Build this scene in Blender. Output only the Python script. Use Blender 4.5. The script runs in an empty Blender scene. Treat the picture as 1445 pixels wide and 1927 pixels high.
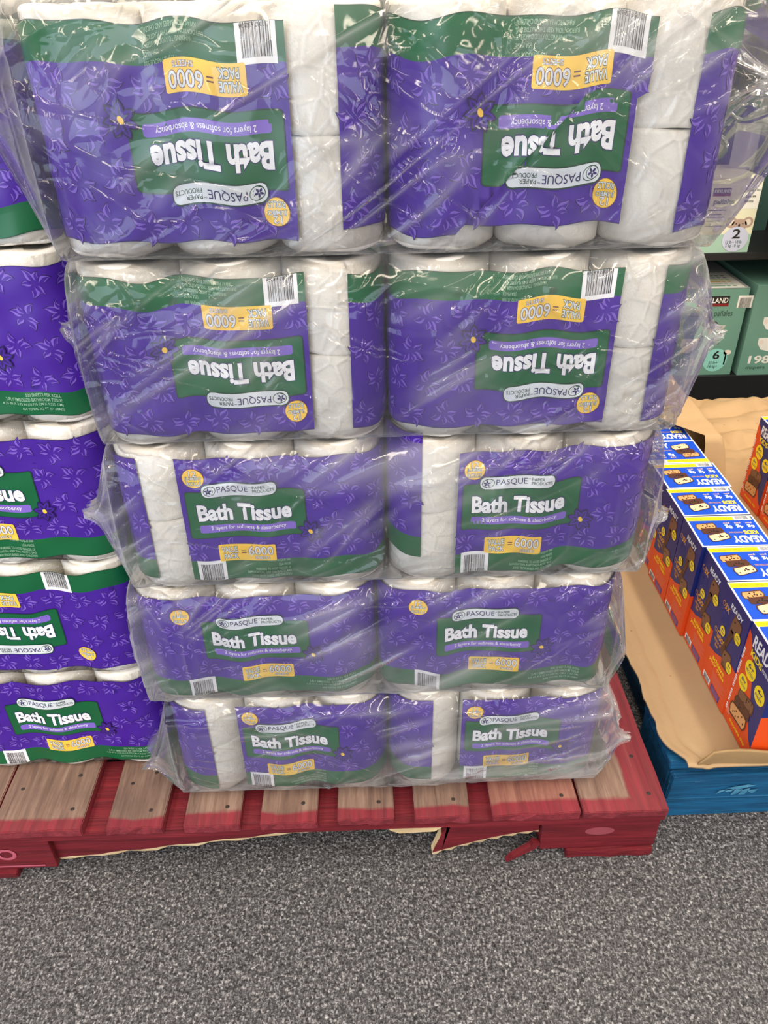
import bpy, bmesh, math, random
import numpy as np
from mathutils import Vector, Matrix
from mathutils.geometry import tessellate_polygon
PI = math.pi
random.seed(7)
SC = bpy.context.scene
COL = SC.collection

# ------------------------------------------------------------------ camera
cam_d = bpy.data.cameras.new('camera'); cam = bpy.data.objects.new('camera', cam_d); COL.objects.link(cam)
FPX = 1468.8
pitch, yaw, roll = 0.5791, 0.0222, -0.017
cp, sp, cy_, sy_, cr, sr = math.cos(pitch), math.sin(pitch), math.cos(yaw), math.sin(yaw), math.cos(roll), math.sin(roll)
Fv = Vector((sy_*cp, cy_*cp, -sp)); Rt = Vector((cy_, -sy_, 0)); Up = Rt.cross(Fv)
R2 = cr*Rt + sr*Up; U2 = -sr*Rt + cr*Up
M = Matrix((R2, U2, -Fv)).transposed().to_4x4(); M.translation = Vector((-.459, -.7581, 1.1955))
cam.matrix_world = M
cam_d.sensor_fit = 'VERTICAL'; cam_d.sensor_height = 36.0; cam_d.lens = 36.0*FPX/1927.0
cam_d.clip_start = .02; cam_d.clip_end = 60
SC.camera = cam

# ------------------------------------------------------------------ view, world, lights
vs = SC.view_settings
SC.display_settings.display_device = 'sRGB'
vs.view_transform = 'Standard'; vs.look = 'None'; vs.exposure = 0.28; vs.gamma = 1.0; vs.use_curve_mapping = False
SC.cycles.transparent_max_bounces = 14
SC.cycles.max_bounces = 5; SC.cycles.diffuse_bounces = 3; SC.cycles.glossy_bounces = 3
SC.cycles.adaptive_threshold = .025
w = bpy.data.worlds.new('world'); SC.world = w; w.use_nodes = True
bg = w.node_tree.nodes['Background']; bg.inputs[0].default_value = (1.0, .95, .88, 1); bg.inputs[1].default_value = .50

def area(name, loc, target, sx, sy, power, color):
    l = bpy.data.lights.new(name, 'AREA'); l.shape = 'RECTANGLE'; l.size = sx; l.size_y = sy; l.energy = power; l.color = color
    o = bpy.data.objects.new(name, l); COL.objects.link(o); o.location = loc
    d = Vector(target) - Vector(loc); o.rotation_euler = d.to_track_quat('-Z', 'Y').to_euler()
    return o
# fluorescent ceiling rows of the store
for i, x in enumerate((-2.6, -.9, .8, 2.5)):
    area('ceiling_light', (x, -2.2, 3.3), (x, -2.2, 0), .18, 8.0, 112, (1.0, .87, .70))
# daylight from the shop window on the left, behind the camera
area('window_daylight', (-2.6, -3.8, 1.55), (-.5, 0, .7), 3.4, 2.5, 92, (.68, .82, 1.0))

# ------------------------------------------------------------------ node helpers / materials
def s2l(c):
    return tuple((v/12.92 if v <= .04045 else ((v+.055)/1.055)**2.4) for v in (x/255. for x in c))+(1.,)
MATS = {}
def nt(name):
    m = bpy.data.materials.new(name); m.use_nodes = True; n = m.node_tree; n.nodes.clear(); MATS[name] = m
    out = n.nodes.new('ShaderNodeOutputMaterial'); return m, n, out
def N(n, t, **kw):
    nd = n.nodes.new(t)
    for k, v in kw.items():
        if k[0] == '_': setattr(nd, k[1:], v)
        else:
            key = int(k[1:]) if (k[0] == 'i' and k[1:].isdigit()) else k.replace('__', ' ')
            nd.inputs[key].default_value = v
    return nd
def L(n, a, b): n.links.new(a, b)
def coord(n, scale=(1, 1, 1), rot=(0, 0, 0), kind='Object', tex=False):
    tc = n.nodes.new('ShaderNodeTexCoord'); mp = n.nodes.new('ShaderNodeMapping')
    if tex: mp.vector_type = 'TEXTURE'; scale = tuple(1/q for q in scale)
    mp.inputs['Scale'].default_value = scale; mp.inputs['Rotation'].default_value = rot
    L(n, tc.outputs[kind], mp.inputs[0]); return mp.outputs[0]
def noise(n, vec, scale, detail=3, rough=.5, dist=0):
    t = N(n, 'ShaderNodeTexNoise', Scale=scale, Detail=detail, Roughness=rough, Distortion=dist)
    L(n, vec, t.inputs['Vector']); return t.outputs['Fac']
def ramp(n, fac, stops, interp='LINEAR'):
    r = n.nodes.new('ShaderNodeValToRGB'); r.color_ramp.interpolation = interp
    e = r.color_ramp.elements
    while len(e) < len(stops): e.new(.5)
    for i, (p, c) in enumerate(stops):
        e[i].position = p; e[i].color = c if len(c) == 4 else s2l(c)
    L(n, fac, r.inputs[0]); return r.outputs[0]
def math_(n, op, a, b=None, c=None, clamp=False):
    m = n.nodes.new('ShaderNodeMath'); m.operation = op; m.use_clamp = clamp
    for i, v in enumerate((a, b, c)):
        if v is None: continue
        if isinstance(v, (int, float)): m.inputs[i].default_value = v
        else: L(n, v, m.inputs[i])
    return m.outputs[0]
def mixc(n, fac, a, b, blend='MIX'):
    m = n.nodes.new('ShaderNodeMix'); m.data_type = 'RGBA'; m.blend_type = blend
    for idx, v in ((0, fac), (6, a), (7, b)):
        if isinstance(v, (int, float)): m.inputs[idx].default_value = v
        elif isinstance(v, tuple): m.inputs[idx].default_value = v
        else: L(n, v, m.inputs[idx])
    return m.outputs[2]
def bump(n, h, dist, strength=1.0):
    b = N(n, 'ShaderNodeBump', Strength=strength, Distance=dist); L(n, h, b.inputs['Height']); return b.outputs[0]
def pbsdf(n, out, col, rough=.5, normal=None, spec=.5, metal=0.):
    p = n.nodes.new('ShaderNodeBsdfPrincipled'); p.inputs['Roughness'].default_value = rough
    p.inputs['Specular IOR Level'].default_value = spec; p.inputs['Metallic'].default_value = metal
    if isinstance(col, tuple): p.inputs['Base Color'].default_value = col
    else: L(n, col, p.inputs['Base Color'])
    if normal is not None: L(n, normal, p.inputs['Normal'])
    L(n, p.outputs[0], out.inputs[0]); return p
def plain(name, rgb, rough=.5, var=.06, scale=30, spec=.5):
    """printed ink / board: flat colour with slight procedural variation"""
    m, n, out = nt(name); v = coord(n); f = noise(n, v, scale, 3)
    c = s2l(rgb); lo = tuple(x*(1-var) for x in c[:3])+(1,); hi = tuple(min(1, x*(1+var)) for x in c[:3])+(1,)
    pbsdf(n, out, mixc(n, f, lo, hi), rough, None, spec); return m

# print inks of the tissue labels
for nm, rgb in dict(ink_purple=(66, 28, 146), ink_green=(10, 92, 54), ink_lavender=(124, 96, 196), ink_petal=(118, 88, 192), ink_dark=(30, 20, 72),
                    ink_white=(236, 236, 240), ink_yellow=(246, 200, 74), ink_black=(28, 26, 30), ink_pale_green=(150, 188, 160), ink_brown=(110, 62, 74),
                    ink_silver=(212, 218, 224), ink_navy=(38, 26, 92), ink_darkgreen=(14, 58, 38)).items():
    plain(nm, rgb, .34, .05, 24)
# snack box inks
for nm, rgb in dict(box_blue=(26, 40, 112), box_top_blue=(18, 78, 206), box_orange=(222, 76, 26), box_yellow=(250, 222, 24), box_gold=(226, 158, 30),
                    box_white=(238, 240, 244), box_choc=(84, 48, 38), box_tan=(214, 158, 104), box_brown=(122, 84, 62), box_black=(24, 22, 24),
                    box_pink=(226, 130, 110), box_cream=(252, 208, 168), box_mid=(44, 60, 140)).items():
    plain(nm, rgb, .38, .05, 40)
for nm, rgb in dict(diaper_green=(104, 148, 132), diaper_pale=(160, 196, 178), diaper_cream=(226, 224, 196), diaper_white=(230, 228, 220), diaper_black=(26, 26, 28),
                    diaper_red=(120, 22, 30), diaper_dark=(48, 78, 70), diaper_aqua=(140, 204, 192), diaper_lilac=(196, 202, 226), diaper_lime=(176, 212, 84),
                    diaper_skin=(226, 214, 200), diaper_fur=(178, 152, 138), diaper_grey=(170, 172, 172), diaper_amber=(214, 180, 70), diaper_blue=(92, 120, 170), shelf_black=(22, 23, 26), mat_black=(14, 15, 18)).items():
    plain(nm, rgb, .5, .06, 20)

def mk_roll():
    m, n, out = nt('tissue_paper'); v = coord(n)
    f = noise(n, v, 60, 5, .6); g = noise(n, coord(n, (1, 1, .12)), 120, 3)
    e = N(n, 'ShaderNodeTexVoronoi', Scale=420.0); L(n, v, e.inputs['Vector'])
    h = math_(n, 'ADD', math_(n, 'MULTIPLY', f, .6), math_(n, 'ADD', math_(n, 'MULTIPLY', g, .25), math_(n, 'MULTIPLY', e.outputs['Distance'], .18)))
    c = mixc(n, f, s2l((232, 226, 216)), s2l((250, 245, 236)))
    p = pbsdf(n, out, c, .95, bump(n, h, .0022, .75), .15)
    p.inputs['Subsurface Weight'].default_value = .0
mk_roll()
plain('core_card', (176, 150, 118), .9)

def film(name, haze=.05, gloss=.02, bump_s=1.0, rough=.10, big=1.0, ang=.6, edge=.50, folds=1.0, seed=0.0):
    """thin polyethylene: clear, a little milky along its folds, with glossy creases"""
    m, n, out = nt(name)
    tc0 = coord(n); q0 = N(n, 'ShaderNodeVectorMath', _operation='ADD'); L(n, tc0, q0.inputs[0]); q0.inputs[1].default_value = (seed*3.7, seed*1.9, seed*5.3); vv = q0.outputs[0]
    def lines(scale, a, width, seed_, dist=.8):
        v = coord(n, scale, (0, -a, 0), tex=True); q = N(n, 'ShaderNodeVectorMath', _operation='ADD'); L(n, v, q.inputs[0]); q.inputs[1].default_value = (seed_*1.1+seed*4.1, seed_*.7, seed_*1.3+seed*9.7)
        f = noise(n, q.outputs[0], 1.0, 1.0, .45, dist)
        d = math_(n, 'ABSOLUTE', math_(n, 'MULTIPLY', math_(n, 'SUBTRACT', f, .5), width))
        return math_(n, 'POWER', math_(n, 'SUBTRACT', 1.0, d, clamp=True), 2.0)
    def mask(sc, lo, k, seed_):
        q = N(n, 'ShaderNodeVectorMath', _operation='ADD'); L(n, vv, q.inputs[0]); q.inputs[1].default_value = (seed_, 0, seed_)
        return math_(n, 'MULTIPLY', math_(n, 'SUBTRACT', noise(n, q.outputs[0], sc, 1), lo), k, clamp=True)
    m1 = mask(5, .44, 6, 1.2); m2 = mask(6.5, .49, 6.5, 5.2)
    r1 = math_(n, 'MULTIPLY', lines((2.2, 2.2, 15), ang, 9.0, 3.1), m1)
    r2 = math_(n, 'MULTIPLY', lines((3.5, 3.5, 22), ang*1.35, 10.0, 7.7), m2)
    r3 = math_(n, 'MULTIPLY', lines((5, 5, 14), -.5, 13.0, 1.7, 1.6), math_(n, 'SUBTRACT', 1.0, m1, clamp=True))
    # crumpled facets in patches
    wob = N(n, 'ShaderNodeTexNoise', Scale=8.0, Detail=1.0); L(n, vv, wob.inputs['Vector'])
    add = N(n, 'ShaderNodeMix', _data_type='VECTOR'); add.inputs[0].default_value = .10; L(n, vv, add.inputs[4]); L(n, wob.outputs['Color'], add.inputs[5])
    vo = N(n, 'ShaderNodeTexVoronoi', Scale=30.0*big, _feature='DISTANCE_TO_EDGE'); L(n, add.outputs[1], vo.inputs['Vector'])
    cm = m2
    cr_ = math_(n, 'MULTIPLY', math_(n, 'MINIMUM', vo.outputs['Distance'], .16), cm)
    sm = noise(n, vv, 7, 1, .5)
    h = math_(n, 'ADD', math_(n, 'MULTIPLY', r1, .42*folds), math_(n, 'MULTIPLY', r2, .26*folds))
    h = math_(n, 'ADD', h, math_(n, 'MULTIPLY', r3, .13*folds))
    h = math_(n, 'ADD', h, math_(n, 'MULTIPLY', cr_, .95))
    h = math_(n, 'ADD', h, math_(n, 'MULTIPLY', sm, 1.6))
    nrm = bump(n, h, .0080*bump_s, 1.0)
    tr = N(n, 'ShaderNodeBsdfTransparent'); tr.inputs[0].default_value = (.995, .995, .997, 1)
    df = N(n, 'ShaderNodeBsdfDiffuse'); df.inputs[0].default_value = (.97, .97, .98, 1)
    tl = N(n, 'ShaderNodeBsdfTranslucent'); tl.inputs[0].default_value = (.97, .97, .98, 1)
    mx0 = N(n, 'ShaderNodeMixShader'); mx0.inputs[0].default_value = .35; L(n, df.outputs[0], mx0.inputs[1]); L(n, tl.outputs[0], mx0.inputs[2])
    lw = N(n, 'ShaderNodeLayerWeight', Blend=.5)
    fz = math_(n, 'POWER', lw.outputs['Facing'], 2.2)
    fold = math_(n, 'MULTIPLY', math_(n, 'ADD', math_(n, 'MULTIPLY', r1, .22), math_(n, 'MULTIPLY', r2, .14)), folds)
    patch = math_(n, 'MULTIPLY', m1, .05*folds)
    hz = math_(n, 'ADD', math_(n, 'ADD', haze, math_(n, 'MULTIPLY', fz, edge)), math_(n, 'ADD', fold, patch), clamp=True)
    mx1 = N(n, 'ShaderNodeMixShader'); L(n, hz, mx1.inputs[0]); L(n, tr.outputs[0], mx1.inputs[1]); L(n, mx0.outputs[0], mx1.inputs[2])
    gl = N(n, 'ShaderNodeBsdfAnisotropic'); gl.inputs['Roughness'].default_value = rough; L(n, nrm, gl.inputs['Normal'])
    fr = N(n, 'ShaderNodeFresnel', IOR=1.45); L(n, nrm, fr.inputs['Normal'])
    gf = math_(n, 'ADD', gloss, math_(n, 'MULTIPLY', fr.outputs[0], .7), clamp=True)
    mx2 = N(n, 'ShaderNodeMixShader'); L(n, gf, mx2.inputs[0]); L(n, mx1.outputs[0], mx2.inputs[1]); L(n, gl.outputs[0], mx2.inputs[2])
    L(n, mx2.outputs[0], out.inputs[0]); return m
for k_, a_ in enumerate((.22, .45, .50, .50, .48)): film('bag_film_%d' % k_, .025, .010, (1.25, 1.3, 1.5, 1.8, 2.0)[k_], .075, ang=a_, seed=k_+1.)
def wrap_film():
    """the tight clear wrap of one pack"""
    m, n, out = nt('wrap_film'); v = coord(n)
    vo = N(n, 'ShaderNodeTexVoronoi', Scale=40.0, _feature='DISTANCE_TO_EDGE'); L(n, v, vo.inputs['Vector'])
    h = math_(n, 'ADD', math_(n, 'MINIMUM', vo.outputs['Distance'], .12), math_(n, 'MULTIPLY', noise(n, v, 9, 2), 1.2))
    nrm = bump(n, h, .0060, 1.0)
    tr = N(n, 'ShaderNodeBsdfTransparent'); tr.inputs[0].default_value = (.995, .995, .997, 1)
    gl = N(n, 'ShaderNodeBsdfAnisotropic'); gl.inputs['Roughness'].default_value = .12; L(n, nrm, gl.inputs['Normal'])
    fr = N(n, 'ShaderNodeFresnel', IOR=1.45); L(n, nrm, fr.inputs['Normal'])
    mx = N(n, 'ShaderNodeMixShader'); L(n, math_(n, 'MULTIPLY', fr.outputs[0], .8, clamp=True), mx.inputs[0]); L(n, tr.outputs[0], mx.inputs[1]); L(n, gl.outputs[0], mx.inputs[2])
    L(n, mx.outputs[0], out.inputs[0])
wrap_film()

def mk_carpet():
    m, n, out = nt('carpet'); v = coord(n)
    a = noise(n, v, 225, 2, .6, .8); b = noise(n, v, 90, 3, .6); c = noise(n, coord(n, (1, .45, 1), (0, 0, .3)), 290, 2, .7)
    vo = N(n, 'ShaderNodeTexVoronoi', Scale=240.0); L(n, v, vo.inputs['Vector'])
    t = math_(n, 'ADD', math_(n, 'MULTIPLY', a, .48), math_(n, 'ADD', math_(n, 'MULTIPLY', c, .34), math_(n, 'MULTIPLY', b, .18)))
    colr = ramp(n, t, [(.37, (24, 24, 26)), (.46, (62, 62, 65)), (.53, (98, 97, 101)), (.64, (182, 181, 184))])
    big = noise(n, v, 2.2, 2)
    colr = mixc(n, math_(n, 'MULTIPLY', big, .25), colr, s2l((112, 110, 112)))
    h = math_(n, 'ADD', math_(n, 'MULTIPLY', a, .7), math_(n, 'MULTIPLY', vo.outputs['Distance'], -.5))
    pbsdf(n, out, colr, .95, bump(n, h, .006, .9), .1)
mk_carpet()

def mk_wood(name, bare, paint, mode, yl=.026, xr=-.06, grain=(18, 1.2, 18), fade=0):
    """weathered pallet board, painted where the paint was sprayed. mode: 'deck' paint along front edge and right edge, 'all' painted everywhere, 'raw' bare"""
    m, n, out = nt(name)
    v = coord(n, grain); g = noise(n, v, 4.0, 6, .65, .6); g2 = noise(n, v, 14.0, 4, .6, .3); st = noise(n, coord(n), 9, 4, .6)
    gg = math_(n, 'ADD', math_(n, 'MULTIPLY', g, .65), math_(n, 'MULTIPLY', g2, .35))
    b0, b1, b2 = bare
    wood = ramp(n, gg, [(.3, b0), (.5, b1), (.68, b2)])
    wood = mixc(n, math_(n, 'MULTIPLY', math_(n, 'SUBTRACT', st, .45), 1.6, clamp=True), wood, s2l(tuple(int(x*.62) for x in b1)))
    p0, p1 = paint
    pt = ramp(n, gg, [(.32, p0), (.66, p1)])
    wear = math_(n, 'MULTIPLY', math_(n, 'SUBTRACT', noise(n, coord(n, grain), 3, 5, .7), .64), 9.0, clamp=True)
    pt = mixc(n, math_(n, 'MULTIPLY', wear, .5), pt, wood)
    if mode == 'deck':
        sx = N(n, 'ShaderNodeSeparateXYZ'); tc = n.nodes.new('ShaderNodeTexCoord'); L(n, tc.outputs['Object'], sx.inputs[0])
        geo = n.nodes.new('ShaderNodeNewGeometry'); sg = N(n, 'ShaderNodeSeparateXYZ'); L(n, geo.outputs['Normal'], sg.inputs[0])
        yy = math_(n, 'ADD', sx.outputs[1], math_(n, 'MULTIPLY', math_(n, 'SUBTRACT', st, .5), .035))
        fy = math_(n, 'MULTIPLY', math_(n, 'SUBTRACT', yl, yy), 160.0, clamp=True)
        xx = math_(n, 'ADD', sx.outputs[0], math_(n, 'MULTIPLY', math_(n, 'SUBTRACT', st, .5), .02))
        fx = math_(n, 'MULTIPLY', math_(n, 'SUBTRACT', xx, xr), 200.0, clamp=True)
        side = math_(n, 'LESS_THAN', sg.outputs[2], .6)
        f = math_(n, 'MAXIMUM', math_(n, 'MAXIMUM', fy, fx), side)
        f = math_(n, 'MULTIPLY', f, math_(n, 'ADD', .72, math_(n, 'MULTIPLY', g2, .4)), clamp=True)
        if fade: wood = mixc(n, fade, wood, pt)
        colr = mixc(n, f, wood, pt)
    elif mode == 'all': colr = pt
    else: colr = wood
    pbsdf(n, out, colr, .62 if mode != 'raw' else .85, bump(n, gg, .004, .6), .4)
bare = ((80, 60, 54), (126, 100, 88), (152, 128, 114))
red = ((90, 18, 32), (142, 38, 54))
mk_wood('deck_wood', bare, red, 'deck')
mk_wood('deck_wood_reddish', ((98, 60, 54), (138, 94, 82), (162, 120, 104)), red, 'deck', fade=.12)
mk_wood('red_wood_x', bare, ((76, 12, 22), (124, 28, 40)), 'all', grain=(1.2, 18, 18))
mk_wood('raw_wood', ((206, 170, 118), (232, 204, 158), (246, 226, 186)), red, 'raw', grain=(2, 18, 18))
mk_wood('blue_wood', ((120, 150, 170), (120, 150, 170), (120, 150, 170)), ((4, 50, 88), (14, 96, 142)), 'all', grain=(1.2, 18, 18))
mk_wood('blue_wood_worn', ((120, 160, 180), (120, 160, 180), (130, 170, 190)), ((30, 92, 128), (84, 150, 184)), 'all', grain=(1.2, 18, 18))

def mk_paper(name, a, b, bs=.5, bd=.004):
    m, n, out = nt(name); v = coord(n)
    f = noise(n, v, 7, 4, .55); g = noise(n, v, 160, 3)
    c = mixc(n, f, s2l(a), s2l(b)); c = mixc(n, math_(n, 'MULTIPLY', g, .12), c, s2l(tuple(int(x*.7) for x in a)))
    sp_ = math_(n, 'GREATER_THAN', noise(n, v, 85, 1), .80)
    c = mixc(n, math_(n, 'MULTIPLY', sp_, .55), c, s2l((110, 80, 50)))
    pbsdf(n, out, c, .85, bump(n, math_(n, 'ADD', f, math_(n, 'MULTIPLY', g, .15)), bd, bs), .2)
mk_paper('cardboard', (166, 138, 106), (180, 154, 120))
mk_paper('kraft_paper', (182, 150, 112), (196, 164, 124))
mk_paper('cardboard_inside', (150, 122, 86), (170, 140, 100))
plain('nail_iron', (44, 34, 30), .7)
plain('worn_pink', (176, 84, 104), .7, .2, 60)
plain('worn_white', (140, 60, 72), .8, .2, 60)

# ------------------------------------------------------------------ object helpers
def link(name, me, parent=None, mats=()):
    o = bpy.data.objects.new(name, me); COL.objects.link(o)
    if parent is not None: o.parent = parent
    for m in mats:
        me.materials.append(MATS[m])
    return o
def tag(o, label, cat, group=None, kind=None):
    if label: o['label'] = label
    if cat: o['category'] = cat
    if group: o['group'] = group
    if kind: o['kind'] = kind
    return o
def thing(name, loc, label, cat, group=None, rot=(0, 0, 0)):
    o = bpy.data.objects.new(name, None); o.empty_display_size = .05; COL.objects.link(o); o.location = loc; o.rotation_euler = rot
    return tag(o, label, cat, group)
def struct(name, me, mats):
    o = link(name, me, None, mats); o['kind'] = 'structure'; return o
def copytree(o, parent=None):
    c = o.copy(); COL.objects.link(c); c.parent = parent
    for ch in list(o.children): copytree(ch, c)
    return c
def bm_box(bm, x0, x1, y0, y1, z0, z1, mi=0, bev=0.0, jit=0):
    vsn = [bm.verts.new((x+random.uniform(-jit, jit), y+random.uniform(-jit, jit), z)) for x in (x0, x1) for y in (y0, y1) for z in (z0, z1)]
    F = [(0, 1, 3, 2), (4, 6, 7, 5), (0, 4, 5, 1), (2, 3, 7, 6), (0, 2, 6, 4), (1, 5, 7, 3)]
    fs = [bm.faces.new([vsn[i] for i in f]) for f in F]
    for f in fs: f.material_index = mi
    if bev:
        es = set(e for f in fs for e in f.edges)
        bmesh.ops.bevel(bm, geom=list(es), offset=bev, segments=2, affect='EDGES', profile=.6)
def box_me(name, *a, **k):
    bm = bmesh.new(); bm_box(bm, *a, **k); bmesh.ops.recalc_face_normals(bm, faces=bm.faces)
    me = bpy.data.meshes.new(name); bm.to_mesh(me); bm.free(); return me
def grid_mesh(name, P, mats_idx=None, closed_u=False, smooth=True):
    """P: (nu, nv, 3) array -> quad mesh"""
    nu, nv = P.shape[:2]; idx = np.arange(nu*nv).reshape(nu, nv)
    if closed_u: a = idx; b = np.roll(idx, -1, 0)
    else: a = idx[:-1]; b = idx[1:]
    q = np.stack([a[:, :-1], b[:, :-1], b[:, 1:], a[:, 1:]], -1).reshape(-1, 4)
    return raw_mesh(name, P.reshape(-1, 3), q, smooth)
def raw_mesh(name, V, F, smooth=True):
    me = bpy.data.meshes.new(name)
    V = np.asarray(V, dtype=np.float32); F = np.asarray(F, dtype=np.int32); k = F.shape[1]
    me.vertices.add(len(V)); me.vertices.foreach_set('co', V.ravel())
    me.loops.add(F.size); me.loops.foreach_set('vertex_index', F.ravel())
    me.polygons.add(len(F)); me.polygons.foreach_set('loop_start', np.arange(0, F.size, k, dtype=np.int32))
    me.polygons.foreach_set('loop_total', np.full(len(F), k, dtype=np.int32))
    if smooth: me.polygons.foreach_set('use_smooth', np.ones(len(F), dtype=bool))
    me.update(calc_edges=True); me.validate(); return me
def vnoise(x, y, seed=0):
    xi = np.floor(x); yi = np.floor(y); xf = x-xi; yf = y-yi
    def h(a, b):
        n = np.sin(a*127.1+b*311.7+seed*74.7)*43758.5453; return n-np.floor(n)
    u = xf*xf*(3-2*xf); v = yf*yf*(3-2*yf)
    return (h(xi, yi)*(1-u)+h(xi+1, yi)*u)*(1-v)+(h(xi, yi+1)*(1-u)+h(xi+1, yi+1)*u)*v
def sst(t): t = np.clip(t, 0, 1); return t*t*(3-2*t)

# ------------------------------------------------------------------ flat artwork (ink shapes as real thin geometry)
class Art:
    def __init__(s): s.items = []          # (layer, mat, verts2d, faces)
    def poly(s, mat, layer, pts):
        pts = [tuple(p) for p in pts]
        tr = tessellate_polygon([[Vector((x, y, 0)) for x, y in pts]])
        s.items.append((layer, mat, pts, [tuple(t) for t in tr]))
    def rect(s, mat, layer, x0, y0, x1, y1, r=0, slant=0):
        x0, x1 = min(x0, x1), max(x0, x1); y0, y1 = min(y0, y1), max(y0, y1)
        if r <= 0: pts = [(x0, y0), (x1, y0), (x1, y1), (x0, y1)]
        else:
            pts = []
            for cx, cy, a in ((x1-r, y0+r, -90), (x1-r, y1-r, 0), (x0+r, y1-r, 90), (x0+r, y0+r, 180)):
                for k in range(5): t = math.radians(a+k*22.5); pts.append((cx+r*math.cos(t), cy+r*math.sin(t)))
        s.poly(mat, layer, [(x, y+slant*(x-x0)) for x, y in pts])
    def disc(s, mat, layer, cx, cy, r, ry=None, n=24, rot=0):
        ry = ry or r; c, si = math.cos(rot), math.sin(rot)
        s.poly(mat, layer, [(cx+c*r*math.cos(2*PI*k/n)-si*ry*math.sin(2*PI*k/n), cy+si*r*math.cos(2*PI*k/n)+c*ry*math.sin(2*PI*k/n)) for k in range(n)])
    def text(s, txt, mat, layer, x0, y0, x1, y1, bold=0.0, ang=0, extra=None, thin=False):
        """text stretched into box; ang degrees about box centre; extra = (mat, layer, offset) outline behind"""
        def get(off):
            key = (txt, off)
            if key not in TCACHE:
                cu = bpy.data.curves.new('t', 'FONT'); cu.body = txt; cu.size = 1; cu.offset = off; cu.resolution_u = 3; cu.space_line = .85
                if '\n' in txt: cu.align_x = 'CENTER'
                o = bpy.data.objects.new('t', cu); COL.objects.link(o)
                dg = bpy.context.evaluated_depsgraph_get(); me = bpy.data.meshes.new_from_object(o.evaluated_get(dg))
                V = [(v.co.x, v.co.y) for v in me.vertices]; F = [tuple(p.vertices) for p in me.polygons]
                bpy.data.objects.remove(o); bpy.data.curves.remove(cu); bpy.data.meshes.remove(me)
                TCACHE[key] = (V, F)
            return TCACHE[key]
        V0, _ = get(bold)
        if not V0: return
        a = np.array(V0); mn, mx = a.min(0), a.max(0); cx, cy = (x0+x1)/2, (y0+y1)/2; ca, sa = math.cos(math.radians(ang)), math.sin(math.radians(ang))
        def place(V):
            r = (np.array(V)-mn)/(mx-mn)*[x1-x0, y1-y0]+[x0, y0]-[cx, cy]
            return [(cx+ca*p[0]-sa*p[1], cy+sa*p[0]+ca*p[1]) for p in r]
        s.items.append((layer, mat, place(V0), get(bold)[1]))
        if extra:
            V1, F1 = get(bold+extra[2]); s.items.append((extra[1], extra[0], place(V1), F1))
    def xform(s, fn):
        s.items = [(l, m, [fn(*p) for p in V], F) for l, m, V, F in s.items]; return s
    def add(s, other): s.items += other.items; return s
    def build(s, dz, gu=None, gv=None, umax=None):
        """-> V (n,3), F list, mat idx list, mat names; optional bisect grid"""
        mats = []; bm = bmesh.new()
        for l, m, V, F in s.items:
            if m not in mats: mats.append(m)
            mi = mats.index(m); vs_ = [bm.verts.new((x, y, l*dz)) for x, y in V]
            for f in F:
                if len(set(f)) < 3: continue
                try: fc = bm.faces.new([vs_[i] for i in f]); fc.material_index = mi
                except ValueError: pass
        for g, ax in ((gu, 0), (gv, 1)):
            if not g: continue
            co = [v.co[ax] for v in bm.verts]; k = math.floor(min(co)/g)+1
            while k*g < max(co):
                p = [0, 0, 0]; p[ax] = k*g; nn = [0, 0, 0]; nn[ax] = 1
                # only geometry touching this plane
                fs = [f for f in bm.faces if min(v.co[ax] for v in f.verts) < k*g-1e-7 and max(v.co[ax] for v in f.verts) > k*g+1e-7]
                if fs:
                    ge = set(fs) | set(e for f in fs for e in f.edges) | set(v for f in fs for v in f.verts)
                    bmesh.ops.bisect_plane(bm, geom=list(ge), plane_co=p, plane_no=nn, dist=1e-7)
                k += 1
        bmesh.ops.triangulate(bm, faces=bm.faces)
        for f in bm.faces:                                     # all print faces outward
            if f.normal.z < 0: f.normal_flip()
        bm.verts.ensure_lookup_table(); bm.verts.index_update()
        V = np.array([v.co[:] for v in bm.verts]); F = np.array([[v.index for v in f.verts] for f in bm.faces]); MI = np.array([f.material_index for f in bm.faces])
        bm.free(); return V, F, MI, mats
TCACHE = {}
def art_mesh(name, V, F, MI, mats, smooth=False):
    me = raw_mesh(name, V, F, smooth)
    for m in mats: me.materials.append(MATS[m])
    if len(me.polygons) == len(MI): me.polygons.foreach_set('material_index', MI.astype(np.int32))
    return me
def barcode(a, layer, x0, y0, x1, y1, white, black, n=26, vertical=False):
    a.rect(white, layer, x0, y0, x1, y1)
    rnd = random.Random(11); W = (x1-x0); m = .12*W; x = x0+m
    if vertical:
        H = y1-y0; y = y0+.06*H
        while y < y1-.08*H:
            t = rnd.choice((1, 1, 2, 3))*H*.008; a.rect(black, layer+1, x0+.15*W, y, x1-.15*W, y+t); y += t+rnd.choice((1, 1, 2))*H*.009
        return
    while x < x1-m:
        t = rnd.choice((1, 1, 2, 3))*W*.009; a.rect(black, layer+1, x, y0+(y1-y0)*.0, x+t, y0+(y1-y0)*.84); x += t+rnd.choice((1, 1, 2))*W*.010

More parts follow.
